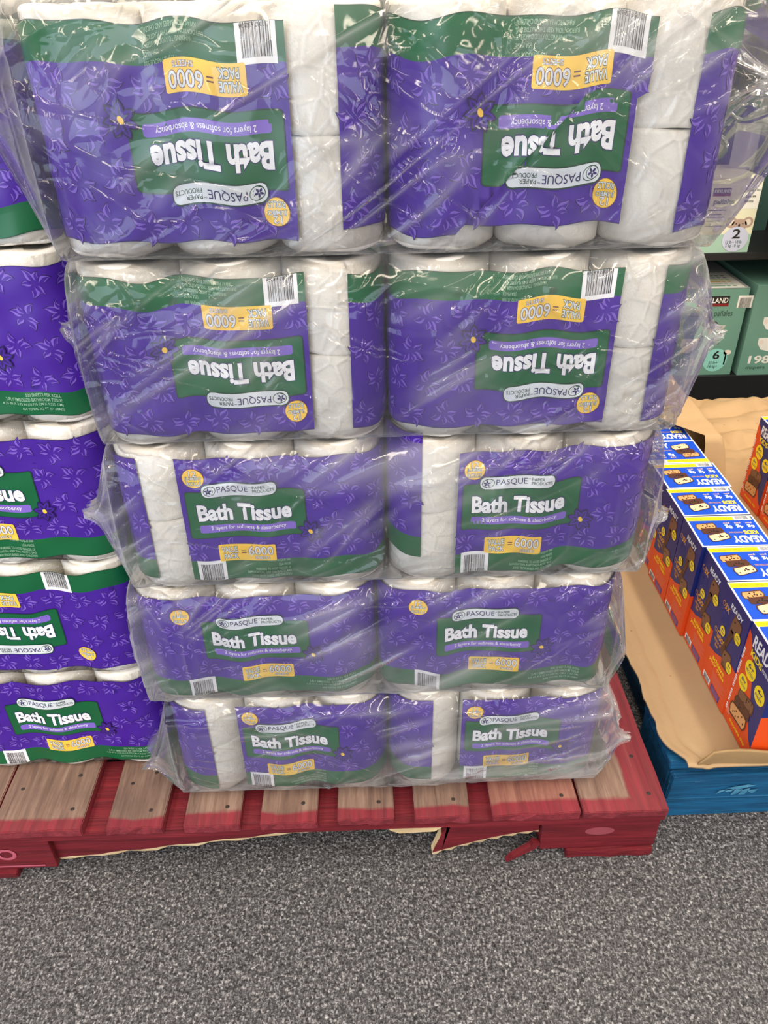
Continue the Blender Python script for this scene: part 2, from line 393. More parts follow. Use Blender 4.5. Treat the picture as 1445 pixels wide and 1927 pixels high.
# ------------------------------------------------------------------ the bath tissue label
HL = .180
LLEN = .970
def petal(a, cx, cy, r, ang, mat, layer, curl=.22, w=.44, dark='ink_dark'):
    """one curved pointed petal drawn as two crescents with a dark rim"""
    n = 8; out1 = []; out2 = []; mid = []
    for k in range(n+1):
        t = k/n; rr = r*(.22+.78*t); th = ang+curl*math.sin(PI*t*.9)*.9
        wd = w*r*math.sin(PI*min(1, t*1.02)**.8)*.9
        bx, by = cx+rr*math.cos(th), cy+rr*math.sin(th); nx, ny = -math.sin(th), math.cos(th)
        out1.append((bx+nx*wd*.55, by+ny*wd*.55)); out2.append((bx-nx*wd*.5, by-ny*wd*.5)); mid.append((bx+nx*wd*.16, by+ny*wd*.16))
    big = [(cx+(x-cx)*1.06+.0, cy+(y-cy)*1.06) for x, y in out2]+[(cx+(x-cx)*1.06, cy+(y-cy)*1.06) for x, y in reversed(out1)]
    a.poly(dark, layer, big)
    a.poly('ink_purple', layer+1, out2+out1[::-1])
    a.poly(mat, layer+2, mid+out1[::-1])
    th2 = [(mid[k][0]*.25+out2[k][0]*.75, mid[k][1]*.25+out2[k][1]*.75) for k in range(n+1)]
    a.poly(mat, layer+2, th2[3:]+out2[3:][::-1])
def flower(a, cx, cy, r, rot, layer):
    for k in range(6): petal(a, cx, cy, r*(1.0 if k % 2 == 0 else .82), rot+k*PI/3+.1*math.sin(k*2.+cx*90), 'ink_petal', layer, (.30 if k in (0, 1, 4) else -.26))
def panel(a, u0, kind):
    X = lambda x: u0+x
    # green panel with dark keyline
    a.rect('ink_darkgreen', 5, X(-.0012), .0668, X(.1452), .1352, .004); a.rect('ink_green', 6, X(0), .068, X(.144), .134, .0035)
    a.rect('ink_lavender', 7, X(.011), .0755, X(.131), .0865, .003)
    a.text('2 layers for softness & absorbency', 'ink_white', 8, X(.025), .0775, X(.119), .0850, .004)
    a.text('Bath Tissue', 'ink_white', 9, X(.011), .0925, X(.127), .1170, .040, 0, ('ink_navy', 8, .03))
    # brand pill
    a.rect('ink_darkgreen', 9, X(.019), .1262, X(.112), .1458, .0075, .02); a.rect('ink_silver', 10, X(.020), .1275, X(.111), .1445, .0070, .02)
    a.disc('ink_darkgreen', 11, X(.0300), .1362, .0078, .0065, rot=.4); a.disc('ink_silver', 12, X(.0302), .1362, .0069, .0056, rot=.4)
    a.disc('ink_darkgreen', 12, X(.0282), .1360, .0062, .0056); a.disc('ink_silver', 13, X(.0282), .1360, .0054, .0048)
    for k in range(5):
        t = k*2*PI/5+.3; a.disc('ink_navy', 14, X(.0282)+.0027*math.cos(t), .1360+.0025*math.sin(t), .0021, .0012, 8, t)
    a.text('PASQUE', 'ink_navy', 12, X(.0395), .1325, X(.0770), .1420, .0, 1.2)
    a.text('TM', 'ink_navy', 12, X(.0780), .1405, X(.0808), .1420, .0, 1.2)
    a.text('PAPER', 'ink_darkgreen', 12, X(.0825), .1388, X(.0985), .1430, .004, 1.2)
    a.text('PRODUCTS', 'ink_darkgreen', 12, X(.0825), .1335, X(.1085), .1377, .004, 1.2)
    # dark flower at the panel corner
    for k in range(7):
        t = k*2*PI/7+.2; c, s_ = math.cos(t), math.sin(t); r = .0155
        pts = [(0, 0), (.45*r, .26*r), (.75*r, .2*r), (r, 0), (.75*r, -.2*r), (.45*r, -.26*r)]
        P = lambda q, f=1.: (X(.149)+f*(c*q[0]-s_*q[1]), .0745+f*(s_*q[0]+c*q[1]))
        a.poly('ink_dark', 11, [P(q, 1.12) for q in pts]); a.poly('ink_purple', 12, [P((q[0]*.96, q[1]*.9)) for q in pts])
        a.poly('ink_navy', 13, [P((q[0]*.8, q[1]*.32)) for q in pts])
    a.disc('ink_yellow', 14, X(.149), .0745, .0028, .0036, 10, .4)
    # value pack
    v0 = .046 if kind == 'A' else .030
    a.rect('ink_yellow', 5, X(v0), .0295, X(v0+.073), .0555, .0022)
    a.text('VALUE', 'ink_silver', 8, X(v0+.004), .0435, X(v0+.025), .0520, .022, 0, ('ink_darkgreen', 7, .045))
    a.text('PACK', 'ink_silver', 8, X(v0+.006), .0330, X(v0+.025), .0415, .022, 0, ('ink_darkgreen', 7, .045))
    a.rect('ink_brown', 6, X(v0+.0295), .0445, X(v0+.0355), .0458); a.rect('ink_brown', 6, X(v0+.0295), .0412, X(v0+.0355), .0425)
    a.text('6000', 'ink_silver', 8, X(v0+.0385), .0385, X(v0+.0695), .0525, .014, 0, ('ink_brown', 7, .03))
    a.text('SHEETS', 'ink_silver', 8, X(v0+.0460), .0318, X(v0+.0645), .0364, .012, 0, ('ink_brown', 7, .04))
    # 12 jumbo rolls badge
    bx, by = (X(-.027), .150) if kind == 'A' else (X(.0125), .1545)
    a.disc('ink_brown', 5, bx, by, .0132, .0137); a.disc('ink_yellow', 6, bx, by, .0125, .0130)
    a.text('12', 'ink_silver', 8, bx-.0045, by+.0035, bx+.0045, by+.0110, .01, 0, ('ink_brown', 7, .03))
    a.text('JUMBO', 'ink_silver', 8, bx-.0098, by-.0028, bx+.0098, by+.0028, .012, 0, ('ink_darkgreen', 7, .05))
    a.text('ROLLS', 'ink_silver', 8, bx-.0085, by-.0098, bx+.0085, by-.0042, .012, 0, ('ink_darkgreen', 7, .05))
    # barcode
    b0 = -.031 if kind == 'A' else .0005
    barcode(a, 4, X(b0), .0005, X(b0+.036), .0318, 'ink_white', 'ink_black')
    a.text('8 50037 658604', 'ink_black', 5, X(b0+.004), .0013, X(b0+.032), .0048, 0)
    # small print on the green band
    if kind == 'A':
        for k, (t, w_) in enumerate((('500 SHEETS PER ROLL', .042), ('2-PLY EMBOSSED BATHROOM TISSUE', .068), ('4.25 IN X 3.75 IN (10.795 CM X 9.525 CM)', .073), ('664 TOTAL SQ FT (61.68M2)', .050))):
            a.text(t, 'ink_pale_green', 4, X(.208-w_), .0245-k*.0062, X(.208), .0288-k*.0062, .002)
    else:
        for t, y, x0, x1 in (('ITEM# PASQUE 500', .0270, .112, .140), ('USA MADE', .0205, .125, .140), ('WARNING: TO AVOID DANGER OF', .0140, .095, .140), ('SUFFOCATION, KEEP THIS PLASTIC BAG', .0085, .084, .140), ('AWAY FROM BABIES AND CHILDREN', .0030, .089, .140)):
            a.text(t, 'ink_pale_green', 4, X(x0-.020), y, X(x1-.020), y+.0040, .001)

def label_art():
    a = Art(); rnd = random.Random(3)
    g = .0045
    # base band (purple over green, cut with a keyline)
    a.rect('ink_purple', 0, 0, .0305, LLEN, HL); a.rect('ink_green', 0, 0, 0, LLEN, .0305)
    a.rect('ink_darkgreen', 1, 0, 0, LLEN, .0008); a.rect('ink_navy', 1, 0, HL-.0008, LLEN, HL)
    UB, UA = .007, .513
    rows = 4
    for rI in range(rows):
        for k in range(0, 26):
            u = .012+k*.0385+(.019 if rI % 2 else 0); v = .046+rI*.0385+(.004 if k % 2 else 0)
            if v > HL-.012 or u > LLEN-.012: continue
            inpanel = any((u0-.006 < u < u0+.155 and .062 < v < .142) for u0 in (UB, UA))
            if inpanel: continue
            if not (u < .30 or u > .84 or .32 < u < .80): continue
            flower(a, u, v, .0180, rnd.uniform(0, 2), 1)
    panel(a, UB, 'B'); panel(a, UA, 'A')
    V, F, MI, mats = a.build(.00018, .0045, .012)
    return V, F, MI, mats
LV, LF, LMI, LM = label_art()

# ------------------------------------------------------------------ tissue packs
PH = .2085; RR = .0548; A_, B_, RC = .111, .0555, .0555      # straight half lengths and corner radius
PER = 2*(2*A_+2*B_)+2*PI*RC
def outline(s, n):
    """point on the plan outline of the pack; s=0 front centre, + to the right; n = offset outward. front is y=0, back y=.222"""
    s = np.mod(s+PER/2, PER)-PER/2
    arc = PI/2*RC; x = np.zeros_like(s); y = np.zeros_like(s); nx = np.zeros_like(s); ny = np.zeros_like(s)
    sg = np.where(s >= 0, 1., -1.); t = np.abs(s)
    r = RC+n
    m = t <= A_; x[m] = t[m]; y[m] = -n[m]; nx[m] = 0; ny[m] = -1
    m = (t > A_) & (t <= A_+arc); th = (t-A_)/RC
    x[m] = A_+r[m]*np.sin(th[m]); y[m] = RC-r[m]*np.cos(th[m]); nx[m] = np.sin(th[m]); ny[m] = -np.cos(th[m])
    m = (t > A_+arc) & (t <= A_+arc+2*B_); x[m] = A_+r[m]; y[m] = RC+(t[m]-A_-arc); nx[m] = 1
    t2 = t-(A_+arc+2*B_)
    m = (t2 > 0) & (t2 <= arc); th = t2/RC; x[m] = A_+r[m]*np.cos(th[m]); y[m] = RC+2*B_+r[m]*np.sin(th[m]); nx[m] = np.cos(th[m]); ny[m] = np.sin(th[m])
    m = t2 > arc; x[m] = A_-(t2[m]-arc); y[m] = 2*RC+2*B_+n[m]; ny[m] = 1
    d = .0045*(.5-.5*np.cos(2*PI*np.clip(np.abs(x), 0, .111)/.111))**2        # slack between the rolls
    front = (t <= A_); back = (t2 > arc)
    y = y+np.where(front, d, 0)-np.where(back, d, 0)
    ds = .0045*(.5-.5*np.cos(PI*np.clip((y-.0555)/.111, 0, 1)*2))**2*0
    return np.stack([x*sg, y], -1), np.stack([nx*sg, ny], -1)

def roll_proto():
    prof = []; h = .1035; r = RR
    for k in range(5): t = k/4*PI/2; prof.append((r-.005+.005*math.sin(t), .005-.005*math.cos(t)))
    prof += [(r+.0004, h*.5)]
    for k in range(5): t = k/4*PI/2; prof.append((r-.005+.005*math.cos(t), h-.005+.005*math.sin(t)))
    prof += [(.030, h-.0008), (.021, h-.0015), (.0205, h-.004), (.0205, h-.030)]
    prof = [(.0205, .03), (.0205, .003), (.021, .0012), (.030, .0006)]+prof
    n = 56; P = np.zeros((n, len(prof), 3))
    for i in range(n):
        th = 2*PI*i/n
        for j, (rr, z) in enumerate(prof):
            wv = 1+.006*math.sin(3*th+1.)*(rr > .04)
            P[i, j] = (rr*wv*math.cos(th), rr*wv*math.sin(th), z+(.0009*math.sin(5*th+rr*60) if rr > .025 else 0))
    me = grid_mesh('tissue_roll', P, closed_u=True); me.materials.append(MATS['tissue_paper']); return me
ROLL_ME = roll_proto()

def wrap_mesh():
    ns = 200; s = np.linspace(-PER/2, PER/2, ns, endpoint=False)
    prof = [(-.040, .0005), (-.024, .0006), (-.012, .0008), (-.004, .0022), (-.0008, .006), (.0004, .014), (.0006, .05), (.0004, PH/2), (.0006, PH-.05), (.0004, PH-.014), (-.0008, PH-.006), (-.004, PH-.002), (-.012, PH-.0006), (-.024, PH-.0004), (-.040, PH-.0003)]
    P = np.zeros((ns, len(prof), 3)); rnd = np.random.RandomState(5)
    for j, (n_, z) in enumerate(prof):
        p, nn = outline(s, np.full(ns, n_)); pk = .0012*np.sin(s*95+j*2)*(1 if n_ < -.003 else .3)
        P[:, j, 0] = p[:, 0]; P[:, j, 1] = p[:, 1]; P[:, j, 2] = z+pk*(0 if (z < .003 or z > PH-.003) else .5)
    me = grid_mesh('clear_wrap', P, closed_u=True); me.materials.append(MATS['wrap_film']); return me
WRAP_ME = wrap_mesh()

def label_mesh(sp_, kind, seed, wave=.0025, shear=0., fold=None, up=0.0):
    u0 = .007 if kind == 'B' else .513
    u = LV[:, 0].copy(); v = LV[:, 1].copy(); lay = LV[:, 2]
    ridge = 0
    s = sp_+(u-u0)
    if fold:      # a diagonal tuck hides a strip of the print: (s, v, angle, width)
        fs, fv, fa, fw = fold; nx, nv = -math.sin(fa), math.cos(fa)
        d = (s-fs)*nx+(v-fv)*nv; sh = np.where(d > fw, fw, np.where(d > 0, d, 0)); w_ = sst((.17-np.abs(s-fs))/.06)*sst((v-.056)/.014)
        s = s-sh*nx*w_; v = v-sh*nv*w_; ridge = .0022*np.exp(-(np.clip(-d, 0, 1)/.004)**2)*w_*(d <= fw)
    ed = 1-.5*sst(v/HL)
    z = .0135+up+v+wave*np.sin(s*2*PI/.111+seed)*(1-v/HL*.6)+.0015*np.sin(s*2*PI/.07+seed*2.3)+shear*s
    n_ = .0010+lay+.0009*(np.sin(s*2*PI/.052+v*40+seed)+np.sin(s*60-v*2*PI/.045+seed*1.7))*.5+.0012*vnoise(s*34+seed*9, v*30+s*20, seed)+ridge
    # edges of the cut label hang slightly
    p, nn = outline(s, np.maximum(n_, .0004+lay))
    keep = np.abs(np.mod(s+PER/2, PER)-PER/2) < .36
    V = np.stack([p[:, 0], p[:, 1], z], -1)
    fk = keep[LF].all(1); F = LF[fk]; MI = LMI[fk]
    used = np.unique(F); rm = np.full(len(V), -1); rm[used] = np.arange(len(used))
    return art_mesh('printed_label', V[used], rm[F], MI, LM, True)

def pack(cx, yf, z, kind, sp_, seed, label, group, flip=False, yawd=0, tilt=0, zs=1.0, **kw):
    """cx,yf: centre x of the pack and y of its front plane"""
    t = thing('bath_tissue_pack', (cx, yf, z), label, 'toilet paper', group)
    t.rotation_euler = (0, math.radians(tilt), math.radians(yawd)); t.scale = (1, 1, zs)
    hold = t
    R = None
    def put(o):
        if flip: o.rotation_euler = (0, PI, 0); o.location = (0, 0, PH)
        return o
    for ix in (-1, 0, 1):
        for iy in (0, 1):
            for iz in (0, 1):
                o = link('tissue_roll', ROLL_ME, t); o.location = (ix*.1105, .0562+iy*.1105, .0007+iz*.1037); o.rotation_euler = (0, 0, random.uniform(0, 6.28))
    put(link('printed_label', label_mesh(sp_, kind, seed, **kw), t))
    put(link('clear_wrap', WRAP_ME, t))
    return t

LH = .2124; ZD = .126; XC = -.4376
GB = 'bath tissue packs in the clear bags'; GL = 'loose bath tissue packs on the left stack'
words = ['bottom', 'second', 'middle', 'fourth', 'top']
#            layer: (xc offset, yf, [left (kind, s_p, flip, kw)], [right ...])
BAGS = [
    (-.002, .060, ('B', -.052, False, dict(wave=.002)), ('B', -.050, False, dict(wave=.002))),
    (-.016, .058, ('A', -.070, False, dict(wave=.003)), ('A', -.085, False, dict(wave=.006))),
    (.000, .056, ('B', -.076, False, dict(wave=.002)), ('B', -.074, False, dict(wave=.002, shear=.03))),
    (.004, .055, ('B', -.076, True, dict(wave=.003)), ('B', -.073, True, dict(wave=.002))),
    (.006, .050, ('B', -.072, True, dict(wave=.002, shear=-.01)), ('B', -.066, True, dict(wave=.002, shear=.0, fold=(.032, .107, .80, .013)))),
]
for i, (dx, yf, lp, rp) in enumerate(BAGS):
    z = ZD+LH*i+.0012+(.004 if i == 4 else 0)
    for side, P_, sg in (('left', lp, -1), ('right', rp, 1)):
        kind, s_, fl, kw = P_
        desc = 'printed upside down' if fl else 'printed right way up'
        lab = '%s-hand purple and green bath tissue pack in the %s clear bag, %s' % (side, words[i], desc)
        pack(XC+dx+sg*.1692, yf, z, kind, s_, i*1.3+sg, lab, GB, fl, zs=1.045 if i == 4 else 1.0, **kw)
# left stack, no outer bag
LEFT = [(-.965, .124, 'A', -.078, False, dict(wave=.002)), (-.963, .120, 'A', -.048, True, dict(wave=.002)), (-.957, .118, 'B', -.078, False, dict(wave=.002)),
        (-.950, .120, 'A', -.085, False, dict(wave=.002)), (-.950, .124, 'B', -.070, False, dict(wave=.002))]
for i, (x, yf, kind, s_, fl, kw) in enumerate(LEFT):
    place = ['lowest, resting on the red pallet', 'second from the bottom, printed upside down', 'third from the bottom, in the middle', 'fourth from the bottom', 'topmost, behind the top clear bag'][i]
    pack(x, yf, ZD+LH*i+.001, kind, s_, 5+i*1.7, 'unbagged bath tissue pack in the left stack, %s' % place, GL, fl, **kw)

# ------------------------------------------------------------------ outer clear bags
def bag(i, dx, yf, xl, xr, tzl, tzr, seed, ang, label):
    """pillow bag: rounded section swept along x, drawn to a flat seam at both ends"""
    rnd = np.random.RandomState(seed)
    z0 = ZD+LH*i-.0002; H = LH-.0006+(.021 if i == 4 else 0); D = .236; y0 = yf-.009
    xa = XC+dx-.330; xb = XC+dx+.330        # where the tapering starts
    nb = 240
    xs = np.concatenate([np.linspace(xl, xa, 46, endpoint=False), np.linspace(xa, xb, 300, endpoint=False), np.linspace(xb, xr, 46)])
    t = np.where(xs < xa, (xa-xs)/(xa-xl), np.where(xs > xb, (xs-xb)/(xr-xb), 0))
    lft = xs < XC
    # section parameter: superellipse
    th = np.linspace(0, 2*PI, nb, endpoint=False)
    def se(c, p): return np.sign(c)*np.abs(c)**p
    cyy = se(np.cos(th), .20); czz = se(np.sin(th), .24)
    T = t[:, None]
    hh = (H/2)*(1-sst(T)**.75*.97)+0*cyy[None]
    tz = np.where(lft, tzl, tzr)[:, None]
    zc = z0+H/2+(tz-(z0+H/2))*T**.8
    d = np.where(lft[:, None], (D/2)*(1-.70*T**.6), (D/2)*(1-.45*T))
    yc = y0+D/2-np.where(lft[:, None], .055*T**.6, .03*T)
    Y = yc+d*cyy[None]; Z = zc+hh*czz[None]
    X = np.repeat(xs[:, None], nb, 1)
    # outward normals in section
    ny = np.cos(th)[None]*np.ones_like(X); nz = np.sin(th)[None]*np.ones_like(X)
    front = np.clip(-cyy[None], 0, 1)**2
    zz = (Z-z0)/H
    # folds: long diagonal tension ridges and pockets on the front
    disp = np.zeros_like(X)
    for k in range(26):
        a = ang+rnd.normal(0, .22); cx_ = rnd.uniform(xl, xr); cz_ = rnd.uniform(-.1, 1.1)*H; ln = rnd.uniform(.05, .22); wd = rnd.uniform(.0018, .005); am = rnd.uniform(.002, .0065)
        u = (X-cx_)*math.cos(a)+(Z-z0-cz_)*math.sin(a); v = -(X-cx_)*math.sin(a)+(Z-z0-cz_)*math.cos(a)+.006*np.sin(u*40+k)
        disp += am*np.exp(-np.abs(v)/wd)*np.exp(-(u/ln)**4)
    for k in range(14):     # short crumples near the ends
        side = rnd.choice((0, 1)); cx_ = (xa+rnd.uniform(-.02, .08)) if side == 0 else (xb-rnd.uniform(-.02, .08)); cz_ = rnd.uniform(.0, 1.)*H
        a = rnd.uniform(-1.2, 1.2); ln = rnd.uniform(.02, .06); wd = rnd.uniform(.0015, .003); am = rnd.uniform(.002, .005)
        u = (X-cx_)*math.cos(a)+(Z-z0-cz_)*math.sin(a); v = -(X-cx_)*math.sin(a)+(Z-z0-cz_)*math.cos(a)
        disp += am*np.exp(-np.abs(v)/wd)*np.exp(-(u/ln)**4)
    disp += .006*vnoise(X*14+seed, Z*16, seed)*vnoise(X*5, Z*7, seed+3)+.0015*vnoise(X*60, Z*70, seed+5)
    endf = sst(T*1.6)
    ruff = .006*np.sin(th[None]*9+seed+xs[:, None]*30)*endf*(1-.4*T)+.004*np.sin(th[None]*23+seed*2)*endf
    vertical = np.abs(cyy[None])**6
    Y = Y+ny*(disp*(.25+.75*front)+.0)*(vertical*.9+.1)+ny*ruff*.8
    Z = Z+nz*ruff*(T > .05)
    # bulge of loose film in front at the lower edge
    Y = Y-front*.006*np.sin(np.clip(zz, 0, 1)*PI)*(1-T)
    # ragged seam at the tips
    tip = sst((T-.72)/.28)
    X = X+np.where(lft[:, None], -1, 1)*tip*.020*(vnoise(Y*70, Y*0+seed, seed)-.3)
    Z = Z+tip*.016*(vnoise(Y*45+seed, X*0+3, seed)-.5)
    if i == 0: Z = np.maximum(Z, ZD+.0004)
    P = np.stack([X, Y, Z], -1)
    me = raw_mesh('clear_bag', P.reshape(-1, 3)-np.array([XC, yf, z0]), quads(len(xs), nb))
    o = link('clear_bag', me, None, ['bag_film_%d' % i]); o.location = (XC, yf, z0)
    tag(o, label, 'plastic bag', 'clear plastic bags around the stacked packs'); return o
def quads(nu, nv):
    idx = np.arange(nu*nv).reshape(nu, nv); b = np.roll(idx, -1, 1)
    return np.stack([idx[:-1], b[:-1], b[1:], idx[1:]], -1).reshape(-1, 4)
BP = [(-.822, -.068, .180, .215, 21, .25), (-.800, -.090, .462, .398, 34, .45), (-.806, -.086, .665, .636, 47, .35), (-.778, -.066, .905, .880, 58, .45), (-.816, -.006, 1.110, 1.125, 63, .5)]
for i, (xl, xr, tl, tr_, sd, an) in enumerate(BP):
    lab = ['bottom crinkled clear bag, holding two packs on the pallet boards', 'second clear bag from the bottom, around the two full-label packs', 'middle crinkled clear bag of the bagged stack, third from the bottom',
           'fourth crinkled clear bag, just under the top one', 'topmost crinkled clear bag of the bagged stack, with long diagonal folds'][i]
    bag(i, BAGS[i][0], BAGS[i][1], xl, xr, tl, tr_, sd, an, lab)

# ------------------------------------------------------------------ floor and back wall
me = grid_mesh('floor', np.array([[[-6, -5, 0], [-6, 5, 0]], [[6, -5, 0], [6, 5, 0]]], float), smooth=False); struct('floor', me, ['carpet'])
plain('wall_paint', (150, 146, 138), .9)
struct('wall_back', box_me('wall_back', -6, 6, 3.2, 3.35, 0, 3.8), ['wall_paint'])

# ------------------------------------------------------------------ red pallet
def child(parent, name, me, mats, lab=None, loc=None):
    o = link(name, me, parent, mats)
    if lab: o['label'] = lab
    return o
def board(x0, x1, y0, y1, z0, z1, jit=.0012):
    """a board with slightly uneven, eased edges"""
    bm = bmesh.new(); nx, ny = 6, 14
    vsn = {}
    for a in range(nx+1):
        for b in range(ny+1):
            for c in (0, 1):
                x = x0+(x1-x0)*a/nx; y = y0+(y1-y0)*b/ny; z = (z0, z1)[c]
                if a in (0, nx): x += random.uniform(-jit, jit)
                if b in (0, ny): y += random.uniform(-jit, jit)*1.6
                vsn[a, b, c] = bm.verts.new((x, y, z+random.uniform(-1, 1)*.0003))
    for a in range(nx):
        for b in range(ny):
            bm.faces.new((vsn[a, b, 1], vsn[a+1, b, 1], vsn[a+1, b+1, 1], vsn[a, b+1, 1])); bm.faces.new((vsn[a, b, 0], vsn[a, b+1, 0], vsn[a+1, b+1, 0], vsn[a+1, b, 0]))
    for a in range(nx):
        for b, s in ((0, 1), (ny, -1)):
            q = (vsn[a, b, 0], vsn[a+1, b, 0], vsn[a+1, b, 1], vsn[a, b, 1]); bm.faces.new(q if s > 0 else q[::-1])
    for b in range(ny):
        for a, s in ((0, -1), (nx, 1)):
            q = (vsn[a, b, 0], vsn[a, b+1, 0], vsn[a, b+1, 1], vsn[a, b, 1]); bm.faces.new(q if s > 0 else q[::-1])
    bmesh.ops.recalc_face_normals(bm, faces=bm.faces)
    es = [e for e in bm.edges if len(e.link_faces) == 2 and e.calc_face_angle(0) > 1.2]
    bmesh.ops.bevel(bm, geom=es, offset=.0014, segments=2, affect='EDGES')
    me = bpy.data.meshes.new('board'); bm.to_mesh(me); bm.free(); return me
def extrude_poly(pts, y0, y1, name='piece', bev=0):
    bm = bmesh.new(); f = [bm.verts.new((x, y0, z)) for x, z in pts]; b = [bm.verts.new((x, y1, z)) for x, z in pts]; n = len(pts)
    bm.faces.new(f); bm.faces.new(b[::-1])
    for k in range(n):
        fc = bm.faces.new((f[k], b[k], b[(k+1) % n], f[(k+1) % n]))
    bmesh.ops.recalc_face_normals(bm, faces=bm.faces); me = bpy.data.meshes.new(name); bm.to_mesh(me); bm.free(); return me
pal = thing('wooden_pallet', (0, 0, 0), 'weathered wooden pallet with red painted edges under the bath tissue stacks', 'pallet')
I = .0254
wide = [(-.1375, 0, 'deck_wood'), (-.2795, -.1405, 'deck_wood_reddish')]
nar = [(-.4025+.0, -.3145), (-.5230, -.4340), (-.6440, -.5545), (-.7640, -.6750), (-.8850, -.7960)]
DB = []
for (x0, x1, m_) in wide: DB.append((x0, x1, child(pal, 'deck_board', board(x0, x1, 0, 1.02, .1085, .125), [m_])))
for (x0, x1) in nar: DB.append((x0, x1, child(pal, 'deck_board', board(x0, x1, random.uniform(-.001, .004), 1.02, .1085, .125), ['deck_wood'])))
for (x0, x1) in ((-1.063, -.922), (-1.205, -1.066)): DB.append((x0, x1, child(pal, 'deck_board', board(x0, x1, .002, 1.02, .1085, .125), ['deck_wood'])))
# stringer boards running along the front, below the deck
for y0 in (.0, .44, .88): child(pal, 'stringer_board', board(-1.205, -.001, y0+.004, y0+.145, .092, .1083), ['red_wood_x'])
for bx in ((-.195, -.004), (-1.205, -.985)):
    for y0 in (.004, .44, .88): child(pal, 'block', box_me('block', bx[0], bx[1], y0+.006, y0+.14, .0172, .0918, bev=.003, jit=.001), ['red_wood_x'])
child(pal, 'block', box_me('block', -.68, -.53, .446, .58, .0172, .0918, bev=.003, jit=.001), ['red_wood_x'])
child(pal, 'block', box_me('block', -.68, -.53, .886, 1.02, .0172, .0918, bev=.003, jit=.001), ['red_wood_x'])
child(pal, 'bottom_board', board(-.150, -.006, .003, 1.02, .0005, .017), ['red_wood_x']); child(pal, 'bottom_board', board(-1.205, -1.050, .003, 1.02, .0005, .017), ['red_wood_x'])
child(pal, 'bottom_board', board(-.68, -.53, .44, 1.02, .0005, .017), ['red_wood_x'])
child(pal, 'gap_shade_stringer', board(-.040, -.001, .141, 1.02, .0172, .0918), ['red_wood_x'])  # closes the right side full length, added to darken the gap between pallets
# snapped front plank: fragments with raw broken edges
def broken(name, top, bot, y0, y1, lab):
    """front face red, lower broken edge raw wood"""
    bm = bmesh.new(); n = len(top)
    ft = [bm.verts.new((x, y0, z)) for x, z in top]; fb = [bm.verts.new((x, y0, z)) for x, z in bot]
    fb2 = [bm.verts.new((x+.001, y0+.003, z-.0085-.003*math.sin(k*2.1))) for k, (x, z) in enumerate(bot)]
    bt = [bm.verts.new((x, y1, z)) for x, z in top]; bb = [bm.verts.new((x, y1, z-.004)) for x, z in bot]
    for k in range(n-1):
        bm.faces.new((ft[k], ft[k+1], fb[k+1], fb[k])).material_index = 0
        bm.faces.new((fb[k], fb[k+1], fb2[k+1], fb2[k])).material_index = 1
        bm.faces.new((fb2[k], fb2[k+1], bb[k+1], bb[k])).material_index = 1
        bm.faces.new((bb[k], bb[k+1], bt[k+1], bt[k])).material_index = 0
        bm.faces.new((bt[k], bt[k+1], ft[k+1], ft[k])).material_index = 0
    for k, r in ((0, 1), (n-1, -1)):
        q = (ft[k], fb[k], fb2[k], bb[k], bt[k]); bm.faces.new(q if r > 0 else q[::-1]).material_index = 1
    bmesh.ops.recalc_face_normals(bm, faces=bm.faces); me = bpy.data.meshes.new(name); bm.to_mesh(me); bm.free()
    return child(pal, name, me, ['red_wood_x', 'raw_wood'], lab)
n = 22
tx = [(-.985+.475*k/(n-1)) for k in range(n)]
top = [(x, .0915) for x in tx]; bot = [(x, min(.0905, .0245+.058*(k/(n-1))**1.05+.0018*math.sin(k*1.7))) for k, x in enumerate(tx)]
broken('broken_plank', top, bot, .022, .038, 'long splintered red plank fragment with pale raw wood edge')
tx = [(-.372+.174*k/(n-1)) for k in range(n)]
top = [(x+(.015 if k < 3 else 0), .0915 if k > 1 else .06+.015*k) for k, x in enumerate(tx)]
bot = [(x, .0095+.052*math.sin(min(1, k/(n-1))*1.35)) for k, x in enumerate(tx)]
broken('broken_plank', top, bot, .016, .032, 'curved snapped red plank piece hanging by the right block')
child(pal, 'splinter', extrude_poly([(-.452, .0915), (-.365, .0915), (-.350, .080), (-.368, .064), (-.425, .062), (-.440, .070)], .018, .034), ['raw_wood'], 'pale raw wood splinter under the deck')
me = extrude_poly([(0, 0), (.055, .012), (.062, .020), (.052, .030), (.047, .022), (.012, .010)], 0, .010, 'chip')
o = child(pal, 'splinter', me, ['red_wood_x'], 'small red chip of wood leaning on the block'); o.location = (-.250, -.002, .002); o.rotation_euler = (0, -.25, .15)
# nails
def nail(x, y, par, r=.0035):
    bm = bmesh.new(); bmesh.ops.create_cone(bm, segments=14, radius1=r, radius2=r*.7, depth=.0012, cap_ends=True)
    me = bpy.data.meshes.new('nail'); bm.to_mesh(me); bm.free(); o = child(par, 'nail', me, ['nail_iron']); o.location = (x, y, .1255)
for (x0, x1, b_) in DB:
    nail(x1-.024, .030+random.uniform(0, .012), b_); nail(x0+.024, .075+random.uniform(0, .015), b_); nail(x1-.030, .105, b_)
